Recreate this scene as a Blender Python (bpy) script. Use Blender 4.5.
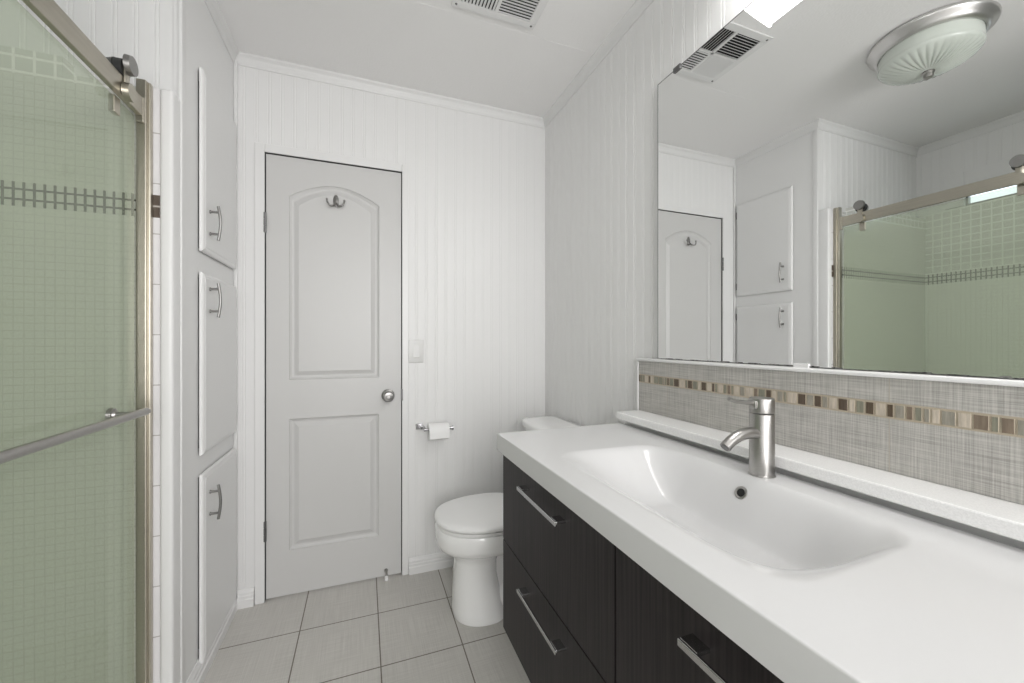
import bpy, bmesh, math, random
from mathutils import Vector, Matrix

for o in list(bpy.data.objects):
    bpy.data.objects.remove(o)
random.seed(7)
S = bpy.context.scene
COL = S.collection
PI = math.pi

# ------------------------------------------------------------------ camera
CAMH = 1.19
YAW = math.atan(148 / 396.6)
cd = bpy.data.cameras.new('camera')
cam = bpy.data.objects.new('camera', cd)
COL.objects.link(cam)
cam.location = (0, 0, CAMH)
cam.rotation_euler = (PI / 2, 0, -YAW)
cd.sensor_width = 36
cd.lens = 396.6 / 1024 * 36
cd.shift_y = 0.0005
cd.clip_start = 0.02
S.camera = cam

# ------------------------------------------------------------------ world and lights
w = bpy.data.worlds.new('world')
S.world = w
w.use_nodes = True
bg = w.node_tree.nodes['Background']
bg.inputs[0].default_value = (1.0, 0.982, 0.99, 1)
bg.inputs[1].default_value = 1.06

S.view_settings.view_transform = 'Standard'
S.view_settings.look = 'None'
S.view_settings.gamma = 1
S.view_settings.use_curve_mapping = False
S.view_settings.exposure = 0.50


def area(name, loc, rot, sx, sy, power, col=(1, 1, 1)):
    l = bpy.data.lights.new(name, 'AREA')
    l.shape = 'RECTANGLE'
    l.size = sx
    l.size_y = sy
    l.energy = power
    l.color = col
    o = bpy.data.objects.new(name, l)
    o.location = loc
    o.rotation_euler = rot
    COL.objects.link(o)
    return o


# the tubes inside the vanity light, shining down and out
area('vanity_tube', (0.885, 0.53, 2.120), (0, math.radians(48), 0), 0.13, 0.56, 4.2, (1.0, 0.985, 0.965))
# soft fill light added behind the camera, no known source there
area('rear_fill', (0.15, -1.9, 1.5), (math.radians(84), 0, 0), 1.2, 1.6, 27, (1.0, 0.99, 0.98))


# ------------------------------------------------------------------ materials
def new_mat(name):
    m = bpy.data.materials.new(name)
    m.use_nodes = True
    return m, m.node_tree, m.node_tree.nodes['Principled BSDF']


def pbr(name, col, rough=0.5, metal=0.0, noise=0.0, scale=20, bump=0.0, bscale=60, coat=0.0, spec=0.5,
        stretch=(1, 1, 1), col2=None):
    m, nt, b = new_mat(name)
    c = tuple(col) + (1,)
    b.inputs['Base Color'].default_value = c
    b.inputs['Roughness'].default_value = rough
    b.inputs['Metallic'].default_value = metal
    b.inputs['Coat Weight'].default_value = coat
    b.inputs['Specular IOR Level'].default_value = spec
    tc = nt.nodes.new('ShaderNodeTexCoord')
    mp = nt.nodes.new('ShaderNodeMapping')
    mp.inputs['Scale'].default_value = stretch
    nt.links.new(tc.outputs['Object'], mp.inputs['Vector'])
    if noise > 0 or col2:
        n = nt.nodes.new('ShaderNodeTexNoise')
        n.inputs['Scale'].default_value = scale
        n.inputs['Detail'].default_value = 4
        nt.links.new(mp.outputs[0], n.inputs['Vector'])
        r = nt.nodes.new('ShaderNodeValToRGB')
        r.color_ramp.elements[0].position = 0.35
        r.color_ramp.elements[1].position = 0.65
        a = col2 if col2 else tuple(x * (1 - noise) for x in col)
        r.color_ramp.elements[0].color = tuple(a) + (1,)
        r.color_ramp.elements[1].color = c
        nt.links.new(n.outputs['Fac'], r.inputs[0])
        nt.links.new(r.outputs[0], b.inputs['Base Color'])
    if bump > 0:
        n = nt.nodes.new('ShaderNodeTexNoise')
        n.inputs['Scale'].default_value = bscale
        n.inputs['Detail'].default_value = 3
        nt.links.new(mp.outputs[0], n.inputs['Vector'])
        bp = nt.nodes.new('ShaderNodeBump')
        bp.inputs['Strength'].default_value = bump
        bp.inputs['Distance'].default_value = 0.002
        nt.links.new(n.outputs['Fac'], bp.inputs['Height'])
        nt.links.new(bp.outputs[0], b.inputs['Normal'])
    return m


def mth(nt, op, a, b=None):
    n = nt.nodes.new('ShaderNodeMath')
    n.operation = op
    for i, v in enumerate((a, b)):
        if v is None:
            continue
        if isinstance(v, (int, float)):
            n.inputs[i].default_value = v
        else:
            nt.links.new(v, n.inputs[i])
    return n.outputs[0]


def mixc(nt, f, a, b):
    n = nt.nodes.new('ShaderNodeMix')
    n.data_type = 'RGBA'
    for i, v in ((0, f), (6, a), (7, b)):
        if isinstance(v, (int, float)):
            n.inputs[i].default_value = v
        elif isinstance(v, tuple):
            n.inputs[i].default_value = v + (1,)
        else:
            nt.links.new(v, n.inputs[i])
    return n.outputs[2]


def grid_line(nt, co, size, off, mw):
    """1 on the joint lines, 0 on the tiles."""
    a = mth(nt, 'DIVIDE', mth(nt, 'SUBTRACT', co, off), size)
    fr = mth(nt, 'FRACT', a)
    d = mth(nt, 'ABSOLUTE', mth(nt, 'SUBTRACT', fr, 0.5))
    return mth(nt, 'GREATER_THAN', d, 0.5 - mw / size / 2)


def linen(nt, tc, u, v, c1, c2, sc=1.0):
    """Cross-hatched woven look: u and v are the two in-plane axes (0,1,2)."""
    outs = []
    for ax in (u, v):
        mp = nt.nodes.new('ShaderNodeMapping')
        s = [60 * sc] * 3
        s[ax] = 7 * sc
        o_ = v if ax == u else u
        s[o_] = 330 * sc
        mp.inputs['Scale'].default_value = s
        nt.links.new(tc, mp.inputs['Vector'])
        n = nt.nodes.new('ShaderNodeTexNoise')
        n.inputs['Scale'].default_value = 1.0
        n.inputs['Detail'].default_value = 2
        nt.links.new(mp.outputs[0], n.inputs['Vector'])
        outs.append(n.outputs['Fac'])
    s = mth(nt, 'ADD', outs[0], outs[1])
    f = mth(nt, 'MULTIPLY', mth(nt, 'SUBTRACT', s, 0.72), 1.8)
    f = mth(nt, 'MINIMUM', mth(nt, 'MAXIMUM', f, 0.0), 1.0)
    return mixc(nt, f, c1, c2)


M = {}
M['wall'] = pbr('white_beadboard_paint', (0.80, 0.80, 0.795), 0.42)
M['flatwall'] = pbr('white_panel_paint', (0.80, 0.80, 0.795), 0.38, bump=0.12, bscale=25)
M['trim'] = pbr('white_trim_gloss', (0.79, 0.79, 0.785), 0.30)
M['crown'] = pbr('white_crown_paint', (0.76, 0.76, 0.755), 0.45)
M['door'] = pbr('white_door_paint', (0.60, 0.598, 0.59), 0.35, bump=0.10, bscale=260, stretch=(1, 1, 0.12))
M['ceiling'] = pbr('white_textured_ceiling', (0.88, 0.875, 0.87), 0.8, bump=0.4, bscale=110)
M['ceram'] = pbr('white_glazed_ceramic', (0.90, 0.90, 0.895), 0.10, coat=0.5)
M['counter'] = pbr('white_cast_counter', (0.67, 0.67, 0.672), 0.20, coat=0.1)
M['quartz'] = pbr('white_speckled_quartz', (0.90, 0.90, 0.895), 0.22, scale=420, col2=(0.82, 0.82, 0.815))
M['plastic'] = pbr('white_plastic', (0.88, 0.88, 0.875), 0.35)
M['switch'] = pbr('switch_plastic', (0.70, 0.70, 0.69), 0.3)
M['paper'] = pbr('toilet_paper', (0.88, 0.88, 0.875), 0.95, bump=0.2, bscale=300)
M['nickel'] = pbr('brushed_nickel', (0.43, 0.42, 0.405), 0.30, 1.0, noise=0.12, scale=3, stretch=(40, 40, 400))
M['darknickel'] = pbr('darker_brushed_nickel', (0.33, 0.325, 0.315), 0.32, 1.0, noise=0.12, scale=3, stretch=(40, 40, 400))
M['ring'] = pbr('satin_nickel_ring', (0.66, 0.65, 0.64), 0.28, 1.0)
M['champ'] = pbr('champagne_nickel', (0.50, 0.47, 0.40), 0.30, 1.0, noise=0.08, scale=6, stretch=(60, 2, 60))
M['chrome'] = pbr('chrome', (0.50, 0.50, 0.51), 0.16, 1.0)
M['dsteel'] = pbr('polished_dark_steel', (0.50, 0.50, 0.50), 0.12, 1.0)
M['dark'] = pbr('dark_rubber', (0.03, 0.03, 0.03), 0.5)
M['darkmetal'] = pbr('dark_steel', (0.20, 0.20, 0.20), 0.3, 1.0)
M['wood'] = pbr('black_brown_woodgrain', (0.024, 0.018, 0.0195), 0.45, spec=0.3, scale=1.0, col2=(0.006, 0.0045, 0.005),
                stretch=(60, 170, 4), bump=0.05, bscale=1.0)
M['gap_shade'] = pbr('painted_gap_shade', (0.10, 0.10, 0.10), 0.8)  # dark colour that paints the shade in the gaps around the doors
M['black'] = pbr('black_duct', (0.012, 0.012, 0.012), 0.7)
M['mirror'] = pbr('silvered_mirror', (0.90, 0.91, 0.905), 0.0, 1.0)
M['desilver'] = pbr('desilvered_edge', (0.30, 0.30, 0.29), 0.4, 0.3, scale=160, col2=(0.02, 0.02, 0.02),
                    stretch=(1, 1, 1))
M['caulk'] = pbr('white_caulk', (0.8, 0.8, 0.79), 0.5)
M['clear'] = pbr('clear_plastic', (0.8, 0.8, 0.8), 0.2)

# glowing diffuser of the vanity light
m, nt, b = new_mat('lit_diffuser')
b.inputs['Base Color'].default_value = (0.9, 0.9, 0.9, 1)
b.inputs['Emission Color'].default_value = (1, 0.99, 0.97, 1)
b.inputs['Emission Strength'].default_value = 1.7
M['lit'] = m
# daylit frosted window pane
m, nt, b = new_mat('frosted_daylit_pane')
b.inputs['Base Color'].default_value = (0.8, 0.85, 0.9, 1)
b.inputs['Emission Color'].default_value = (0.80, 0.90, 1.0, 1)
b.inputs['Emission Strength'].default_value = 1.1
M['pane'] = m

# frosted green-white glass bowl of the ceiling light
m, nt, b = new_mat('frosted_glass_bowl')
b.inputs['Base Color'].default_value = (0.60, 0.64, 0.59, 1)
b.inputs['Roughness'].default_value = 0.25
b.inputs['Coat Weight'].default_value = 0.4
M['bowl'] = m

# shower glass: faintly hazy green pane
m = bpy.data.materials.new('green_shower_glass')
m.use_nodes = True
nt = m.node_tree
nt.nodes.clear()
out = nt.nodes.new('ShaderNodeOutputMaterial')
tr = nt.nodes.new('ShaderNodeBsdfTransparent')
tr.inputs[0].default_value = (0.925, 0.955, 0.895, 1)
df = nt.nodes.new('ShaderNodeBsdfDiffuse')
df.inputs[0].default_value = (0.60, 0.655, 0.55, 1)
gl = nt.nodes.new('ShaderNodeBsdfGlossy')
gl.inputs['Roughness'].default_value = 0.02
mx = nt.nodes.new('ShaderNodeMixShader')
mx.inputs[0].default_value = 0.19
nt.links.new(tr.outputs[0], mx.inputs[1])
nt.links.new(df.outputs[0], mx.inputs[2])
fr = nt.nodes.new('ShaderNodeFresnel')
fr.inputs['IOR'].default_value = 1.35
mx2 = nt.nodes.new('ShaderNodeMixShader')
geo = nt.nodes.new('ShaderNodeNewGeometry')
nt.links.new(mth(nt, 'MULTIPLY', fr.outputs[0], mth(nt, 'SUBTRACT', 1.0, geo.outputs['Backfacing'])), mx2.inputs[0])
nt.links.new(mx.outputs[0], mx2.inputs[1])
nt.links.new(gl.outputs[0], mx2.inputs[2])
nt.links.new(mx2.outputs[0], out.inputs[0])
M['sglass'] = m

# floor tiles
m, nt, b = new_mat('grey_linen_floor_tile')
tc = nt.nodes.new('ShaderNodeTexCoord').outputs['Object']
sp = nt.nodes.new('ShaderNodeSeparateXYZ')
nt.links.new(tc, sp.inputs[0])
T = 0.3055
gx = grid_line(nt, sp.outputs[0], T, 0.058, 0.0045)
gy = grid_line(nt, sp.outputs[1], T, 1.835, 0.0045)
g = mth(nt, 'MAXIMUM', gx, gy)
base = linen(nt, tc, 0, 1, (0.52, 0.505, 0.475), (0.64, 0.625, 0.59), 0.8)
nn = nt.nodes.new('ShaderNodeTexNoise')
nn.inputs['Scale'].default_value = 5
nt.links.new(tc, nn.inputs['Vector'])
base = mixc(nt, mth(nt, 'MULTIPLY', nn.outputs['Fac'], 0.35), base, (0.54, 0.525, 0.495))
nt.links.new(mixc(nt, g, base, (0.17, 0.15, 0.12)), b.inputs['Base Color'])
b.inputs['Roughness'].default_value = 0.42
bp = nt.nodes.new('ShaderNodeBump')
bp.inputs['Strength'].default_value = 0.6
bp.inputs['Distance'].default_value = 0.002
bp.invert = True
nt.links.new(g, bp.inputs['Height'])
nt.links.new(bp.outputs[0], b.inputs['Normal'])
M['floor'] = m

# backsplash tile
m, nt, b = new_mat('grey_linen_backsplash_tile')
tc = nt.nodes.new('ShaderNodeTexCoord').outputs['Object']
sp = nt.nodes.new('ShaderNodeSeparateXYZ')
nt.links.new(tc, sp.inputs[0])
base = linen(nt, tc, 1, 2, (0.31, 0.30, 0.28), (0.54, 0.527, 0.495), 1.5)
g = grid_line(nt, sp.outputs[1], 0.61, 0.472, 0.0016)
nt.links.new(mixc(nt, g, base, (0.42, 0.38, 0.32)), b.inputs['Base Color'])
b.inputs['Roughness'].default_value = 0.4
M['splash'] = m
for k, c in dict(m_beige=(0.60, 0.53, 0.44), m_brown=(0.115, 0.085, 0.06), m_green=(0.26, 0.255, 0.20),
                 m_taupe=(0.24, 0.19, 0.145), m_grey=(0.34, 0.32, 0.27)).items():
    M[k] = pbr('mosaic_' + k[2:], c, 0.18, noise=0.25, scale=30, stretch=(1, 8, 1))
M['m_grout'] = pbr('beige_grout', (0.46, 0.40, 0.31), 0.8)


# shower mosaic walls
def mosaic_wall(name, ax, off, coarse_z, rough, lt=(0.74, 0.74, 0.70)):
    m, nt, b = new_mat(name)
    tc = nt.nodes.new('ShaderNodeTexCoord').outputs['Object']
    sp = nt.nodes.new('ShaderNodeSeparateXYZ')
    nt.links.new(tc, sp.inputs[0])
    u, z = sp.outputs[ax], sp.outputs[2]
    tile, pale = (0.60, 0.60, 0.56), (0.80, 0.80, 0.78)
    # coarse pale grout on top (a painted reflection on the end wall), darker grout below
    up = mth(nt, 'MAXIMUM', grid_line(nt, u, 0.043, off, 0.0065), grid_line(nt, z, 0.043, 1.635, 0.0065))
    lo = mth(nt, 'MAXIMUM', grid_line(nt, u, 0.0215, off, 0.003), grid_line(nt, z, 0.0215, 1.565, 0.003))
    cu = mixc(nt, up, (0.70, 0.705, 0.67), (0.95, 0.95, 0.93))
    cl = mixc(nt, lo, lt, tuple(c_ * 0.86 for c_ in lt))
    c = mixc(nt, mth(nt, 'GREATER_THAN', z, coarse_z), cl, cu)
    # accent course
    inb = mth(nt, 'MULTIPLY', mth(nt, 'GREATER_THAN', z, 1.565), mth(nt, 'LESS_THAN', z, 1.632))
    v = grid_line(nt, u, 0.0215, off, 0.0065)
    h1 = mth(nt, 'LESS_THAN', mth(nt, 'ABSOLUTE', mth(nt, 'SUBTRACT', z, 1.584)), 0.003)
    h2 = mth(nt, 'LESS_THAN', mth(nt, 'ABSOLUTE', mth(nt, 'SUBTRACT', z, 1.612)), 0.003)
    ln = mth(nt, 'MAXIMUM', v, mth(nt, 'MAXIMUM', h1, h2))
    band = mixc(nt, ln, (0.66, 0.66, 0.62), (0.035, 0.035, 0.03))
    c = mixc(nt, inb, c, band)
    nt.links.new(c, b.inputs['Base Color'])
    b.inputs['Roughness'].default_value = rough
    return m


M['mos_far'] = mosaic_wall('shower_mosaic_far', 1, 0.0, 1.60, 0.2, (0.88, 0.88, 0.84))
M['mos_end'] = mosaic_wall('shower_mosaic_end', 0, 0.0, 1.93, 0.22)  # its coarse top grid is a reflection put into the colour
# 15 cm white tiles at the shower's edge
m, nt, b = new_mat('white_edge_tile')
tc = nt.nodes.new('ShaderNodeTexCoord').outputs['Object']
sp = nt.nodes.new('ShaderNodeSeparateXYZ')
nt.links.new(tc, sp.inputs[0])
g = grid_line(nt, sp.outputs[2], 0.1515, 0.0, 0.003)
c = mixc(nt, g, (0.78, 0.77, 0.78), (0.45, 0.43, 0.42))
zc_ = mth(nt, 'ABSOLUTE', mth(nt, 'SUBTRACT', sp.outputs[2], 1.598))
inb = mth(nt, 'LESS_THAN', zc_, 0.034)
mid = mth(nt, 'LESS_THAN', zc_, 0.0025)
c = mixc(nt, inb, c, mixc(nt, mid, (0.10, 0.075, 0.06), (0.5, 0.46, 0.42)))
nt.links.new(c, b.inputs['Base Color'])
b.inputs['Roughness'].default_value = 0.15
M['edge_tile'] = m


# ------------------------------------------------------------------ mesh helpers
def box(bm, x0, x1, y0, y1, z0, z1, bevel=0.0, seg=2, mat=0):
    r = bmesh.ops.create_cube(bm, size=1)
    vs = r['verts']
    bmesh.ops.scale(bm, vec=(abs(x1 - x0), abs(y1 - y0), abs(z1 - z0)), verts=vs)
    bmesh.ops.translate(bm, vec=((x0 + x1) / 2, (y0 + y1) / 2, (z0 + z1) / 2), verts=vs)
    fs = list({f for v in vs for f in v.link_faces})
    for f in fs:
        f.material_index = mat
    if bevel > 0:
        es = list({e for v in vs for e in v.link_edges})
        bmesh.ops.bevel(bm, geom=es, offset=bevel, segments=seg, affect='EDGES', profile=0.5)
    return vs


def cyl(bm, p0, p1, r0, r1=None, n=24, cap=True, mat=0):
    p0, p1 = Vector(p0), Vector(p1)
    r1 = r0 if r1 is None else r1
    d = p1 - p0
    q = Vector((0, 0, 1)).rotation_difference(d.normalized())
    rr = bmesh.ops.create_cone(bm, cap_ends=cap, segments=n, radius1=r0, radius2=r1, depth=d.length)
    bmesh.ops.rotate(bm, cent=(0, 0, 0), matrix=q.to_matrix(), verts=rr['verts'])
    bmesh.ops.translate(bm, vec=(p0 + p1) / 2, verts=rr['verts'])
    for f in {f for v in rr['verts'] for f in v.link_faces}:
        f.material_index = mat
    return rr['verts']


def loft(bm, rings, closed=True, cap0=True, cap1=True):
    R = [[bm.verts.new(p) for p in r] for r in rings]
    n = len(R[0])
    for a, b_ in zip(R[:-1], R[1:]):
        for i in range(n if closed else n - 1):
            j = (i + 1) % n
            bm.faces.new((a[i], a[j], b_[j], b_[i]))
    if cap0:
        bm.faces.new(list(reversed(R[0])))
    if cap1:
        bm.faces.new(R[-1])
    return R


def tube(bm, pts, r, n=14, radii=None):
    pts = [Vector(p) for p in pts]
    rings = []
    up = None
    for i, p in enumerate(pts):
        a = pts[max(i - 1, 0)]
        c = pts[min(i + 1, len(pts) - 1)]
        t = (c - a).normalized()
        if up is None:
            up = Vector((0, 0, 1)) if abs(t.z) < 0.9 else Vector((1, 0, 0))
        s = t.cross(up).normalized()
        up = s.cross(t).normalized()
        rr = radii[i] if radii else r
        rings.append([p + (s * math.cos(2 * PI * k / n) + up * math.sin(2 * PI * k / n)) * rr for k in range(n)])
    loft(bm, rings)


def lathe(bm, prof, cx, cy, n=48, axis='z', flute=None):
    rings = []
    for (r, z) in prof:
        ring = []
        for k in range(n):
            a = 2 * PI * k / n
            rr = max(r, 1e-5)
            if flute:
                rr, zz = flute(rr, z, a)
            else:
                zz = z
            ring.append((cx + rr * math.cos(a), cy + rr * math.sin(a), zz))
        rings.append(ring)
    loft(bm, rings)


def mk(name, bm, mats, parent=None, smooth=False, auto=None, origin=None):
    bmesh.ops.recalc_face_normals(bm, faces=bm.faces)
    me = bpy.data.meshes.new(name)
    bm.to_mesh(me)
    bm.free()
    if not isinstance(mats, (list, tuple)):
        mats = [mats]
    for m_ in mats:
        me.materials.append(m_)
    if smooth:
        for p in me.polygons:
            p.use_smooth = True
        me.set_sharp_from_angle(angle=math.radians(auto if auto else 40))
    o = bpy.data.objects.new(name, me)
    COL.objects.link(o)
    if parent:
        o.parent = parent
    return o


def B():
    return bmesh.new()


def struct(name, bm, mats, parent=None, **k):
    o = mk(name, bm, mats, parent, **k)
    if not parent:
        o['kind'] = 'structure'
    return o


def thing(name, label, cat, loc=(0, 0, 0), group=None):
    o = bpy.data.objects.new(name, None)
    o.empty_display_size = 0.05
    COL.objects.link(o)
    o['label'] = label
    o['category'] = cat
    if group:
        o['group'] = group
    o.location = loc
    return o


def place(root, loc):
    """Put the Empty at the thing's base while its parts, modelled in world coordinates, stay where they are."""
    root.location = loc
    for c in root.children:
        c.matrix_parent_inverse = Matrix.Translation(Vector(loc)).inverted()


def tag(o, label, cat, group=None):
    o['label'] = label
    o['category'] = cat
    if group:
        o['group'] = group
    return o


# ------------------------------------------------------------------ room dimensions
XR, XL, YB, ZC = 0.987, -0.545, 2.096, 2.48
XFAR, YEND = -1.55, 1.50
PITCH = 0.0508


def bead_profile(a, b_, phase=0.0, dp=0.0012):
    """(position, depth) pairs of a beadboard surface between a and b_: 0 = face, positive = into the wall."""
    pts = [(a, 0.0)]
    k = math.floor((a - phase) / PITCH) - 1
    while True:
        c = phase + k * PITCH
        k += 1
        if c > b_:
            break
        for d, h in ((-0.0075, 0), (-0.0055, dp), (-0.0035, 0.0002), (0, 0), (0.0035, 0.0002), (0.0055, dp),
                     (0.0075, 0)):
            p = c + d
            if a + 1e-4 < p < b_ - 1e-4:
                pts.append((p, h))
    pts.append((b_, 0.0))
    return pts


def bead_wall(bm, axis, pos, into, a, b_, z0, z1, thick=0.06, phase=0.0, dp=0.0012):
    """axis 'x': wall runs along x at y=pos; axis 'y': runs along y at x=pos. into=+1/-1 direction into the wall."""
    prof = bead_profile(a, b_, phase, dp)

    def P(t, h, z):
        return (t, pos + into * h, z) if axis == 'x' else (pos + into * h, t, z)
    for (t0, h0), (t1, h1) in zip(prof[:-1], prof[1:]):
        v = [bm.verts.new(P(t0, h0, z0)), bm.verts.new(P(t1, h1, z0)), bm.verts.new(P(t1, h1, z1)),
             bm.verts.new(P(t0, h0, z1))]
        bm.faces.new(v)
    bmesh.ops.remove_doubles(bm, verts=bm.verts, dist=1e-5)
    lo, hi = pos + into * 0.0032, pos + into * thick
    lo, hi = min(lo, hi), max(lo, hi)
    if axis == 'x':
        box(bm, a, b_, lo, hi, z0, z1)
    else:
        box(bm, lo, hi, a, b_, z0, z1)


# ------------------------------------------------------------------ floor and ceiling
bm = B()
box(bm, XL - 0.02, XR + 0.08, -2.4, YB + 0.10, -0.10, 0)
struct('floor', bm, M['floor'])
bm = B()
box(bm, XFAR - 0.1, XR + 0.1, -1.3, YB + 0.10, ZC, ZC + 0.08)
struct('ceiling', bm, M['ceiling'])

# back wall with the door opening
DX0, DX1, DZ = -0.425, 0.182, 2.058
bm = B()
bead_wall(bm, 'x', YB, 1, XL, DX0 - 0.006, 0, ZC, phase=0.0)
bead_wall(bm, 'x', YB, 1, DX1 + 0.006, XR, 0, ZC, phase=0.0)
bead_wall(bm, 'x', YB, 1, DX0 - 0.006, DX1 + 0.006, DZ + 0.006, ZC, phase=0.0)
struct('wall_back', bm, M['wall'])
# right wall
bm = B()
bead_wall(bm, 'y', XR, 1, -1.3, YB, 0, ZC, phase=0.01, dp=0.0022)
struct('wall_right', bm, M['wall'])

# left wall (smooth panel) with three openings for the built-in cupboard doors
CY0, CY1 = 1.681, 2.070
CUP = [(1.510, 2.152), (0.792, 1.436), (0.060, 0.724)]
YC = 1.545
bm = B()
x0, x1 = XL - 0.02, XL
gp = -0.010
box(bm, x0, x1, YC, CY0 - gp, 0, ZC)
box(bm, x0, x1, CY1 + gp, YB, 0, ZC)
zz = [ZC] + [z for c in CUP for z in (c[1], c[0])] + [0]
for k in range(0, len(zz), 2):
    top = zz[k] if k == 0 else zz[k] - gp
    bot = zz[k + 1] + gp if k < len(zz) - 2 else 0
    box(bm, x0, x1, CY0 - gp, CY1 + gp, bot, top)
struct('wall_left', bm, M['flatwall'])
# front part of the left wall, beside the photographer
bm = B()
bead_wall(bm, 'y', XL, -1, -1.3, 0.0, 0, ZC, phase=0.0)
struct('wall_left_front', bm, M['wall'])

# shower alcove: beadboard above, mosaic below
bm = B()
bead_wall(bm, 'x', YC, 1, XFAR, XL - 0.0006, 1.955, ZC, thick=0.04, phase=-0.555, dp=0.0024)
box(bm, XFAR, XL - 0.021, YC, YC + 0.04, 0, 1.955)
struct('wall_shower_end', bm, M['wall'])
bm = B()
box(bm, XFAR, -0.580, YEND, YC, 0, 1.953)
box(bm, XFAR, -0.80, YEND, YC, 1.953, 2.0)  # strip added above the tiling to carry the painted reflection of a grid
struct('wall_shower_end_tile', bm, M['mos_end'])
bm = B()
WY0, WY1, WZ0, WZ1 = 0.45, 1.315, 2.030, 2.155
xw = XFAR + 0.012
bead_wall(bm, 'y', xw, -1, 0.0, WY0, WZ0, ZC, phase=0.0, thick=0.04)
bead_wall(bm, 'y', xw, -1, WY1, YC, WZ0, ZC, phase=0.0, thick=0.04)
bead_wall(bm, 'y', xw, -1, WY0, WY1, WZ1, ZC, phase=0.0, thick=0.04)
struct('wall_shower_far', bm, M['wall'])
bm = B()
box(bm, XFAR - 0.04, XFAR, 0.0, YC, 0, WZ0)
box(bm, XFAR, XFAR + 0.012, 0.0, YEND, 0, WZ0, 0.002)
struct('wall_shower_far_tile', bm, M['mos_far'])
bm = B()
box(bm, XFAR, XL, -0.06, 0.0, 0, ZC)
struct('wall_shower_front', bm, M['wall'])
bm = B()
box(bm, XFAR, XL - 0.02, 0.0, YEND, -0.10, 0.05)
struct('floor_shower', bm, M['ceram'])
# threshold of the shower
bm = B()
box(bm, -0.68, XL + 0.004, 0.0, YEND, 0.0, 0.12, 0.006)
struct('trim_1', bm, M['ceram'])

# tiled edge with its 15 cm tiles, and the rounded white post beside it
bm = B()
box(bm, -0.603, -0.5765, YEND - 0.008, YC - 0.001, 0.12, 1.953, 0.002)
struct('trim_2', bm, M['edge_tile'])
bm = B()
box(bm, -0.5763, XL + 0.002, YEND - 0.015, YC + 0.012, 0.0, 1.955, 0.009, 4)
struct('trim_3', bm, M['trim'], smooth=True)
# corner bead where the smooth panel turns into the alcove
bm = B()
box(bm, XL - 0.006, XL + 0.005, YC - 0.005, YC + 0.024, 0.0, ZC - 0.03, 0.003, 3)
struct('trim_4', bm, M['trim'], smooth=True)
# bead in the corner between left and back wall
bm = B()
box(bm, XL, XL + 0.016, YB - 0.012, YB, 0.095, ZC - 0.03, 0.004, 3)
struct('trim_5', bm, M['trim'], smooth=True)

# ---- crown moulding: a stepped profile swept along each wall
CROWN = [(0, 0), (0.006, 0), (0.010, 0.006), (0.013, 0.010), (0.016, 0.020), (0.022, 0.030), (0.030, 0.036),
         (0.036, 0.040), (0.038, 0.048), (0, 0.048)]


def crown(name, p0, p1, nx, ny, m0=0, m1=0):
    """p0->p1 along the wall, (nx,ny) into the room; m0/m1: +1 or -1 mitre shift per unit of projection."""
    bm = B()
    d = Vector((p1[0] - p0[0], p1[1] - p0[1])).normalized()
    rings = []
    for p, mm, sg in ((p0, m0, 1), (p1, m1, -1)):
        rings.append([(p[0] + nx * a + d.x * sg * mm * a, p[1] + ny * a + d.y * sg * mm * a, ZC - 0.048 + h)
                      for a, h in [(q_ * 0.65, h_) for q_, h_ in CROWN]])
    loft(bm, rings)
    return struct(name, bm, M['crown'])


crown('trim_6', (XL, YB), (XR, YB), 0, -1, 1, 1)
crown('trim_7', (XR, YB), (XR, -1.3), -1, 0, 1, 0)
crown('trim_8', (XL, YC), (XL, YB), 1, 0, -1, 1)
crown('trim_9', (XFAR + 0.012, YC), (XL, YC), 0, -1, 1, -1)
crown('trim_10', (XFAR + 0.012, 0.0), (XFAR + 0.012, YC), 1, 0, 0, 1)

# ---- baseboards
BASE = [(0, 0), (0.018, 0), (0.018, 0.034), (0.014, 0.039), (0.014, 0.050), (0.011, 0.054), (0.011, 0.064),
        (0.006, 0.072), (0.004, 0.078), (0, 0.078)]


def baseb(name, p0, p1, nx, ny):
    bm = B()
    loft(bm, [[(p[0] + nx * a, p[1] + ny * a, h) for a, h in BASE] for p in (p0, p1)])
    return struct(name, bm, M['trim'])


baseb('baseboard_left', (XL, YC + 0.012), (XL, YB), 1, 0)
baseb('baseboard_back', (XL + 0.016, YB), (-0.466, YB), 0, -1)
baseb('baseboard_right', (0.216, YB), (XR, YB), 0, -1)
baseb('baseboard_vanity_side', (XR, YB - 0.016), (XR, -1.3), -1, 0)

# ceiling seam battens
bm = B()
box(bm, 0.0, XR - 0.03, 1.535, 1.570, ZC - 0.0006, ZC + 0.01)
struct('trim_11', bm, M['ceiling'])

# ------------------------------------------------------------------ entry door
door = bpy.data.objects.new('door_1', None)
COL.objects.link(door)
door['kind'] = 'structure'
YD = YB + 0.004      # face of the leaf
g = 0.004
lx0, lx1, lz0, lz1 = DX0 + g, DX1 - g, 0.010, DZ - g


def panel_outline(x0, x1, z0, z1, rise, n=20):
    """bottom-left, bottom-right, then the top edge from right to left, arched by rise"""
    pts = [(x0, z0), (x1, z0)]
    cx = (x0 + x1) / 2
    hw = (x1 - x0) / 2
    for k in range(n + 1):
        x = x1 - (x1 - x0) * k / n
        t = (x - cx) / hw
        # flat shoulders running into a segment arch
        z = z1 + rise * max(0.0, math.cos(t * PI / 2)) ** 0.9 if rise > 0 else z1
        pts.append((x, z))
    return pts


bm = B()
P1 = (-0.328, 0.072, 1.012, 1.872, 0.072)
P2 = (-0.328, 0.070, 0.216, 0.830, 0.0)


def ins(P, d):
    return (P[0] + d, P[1] - d, P[2] + d, P[3] - d, P[4] * (1 - d * 1.2))


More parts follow.
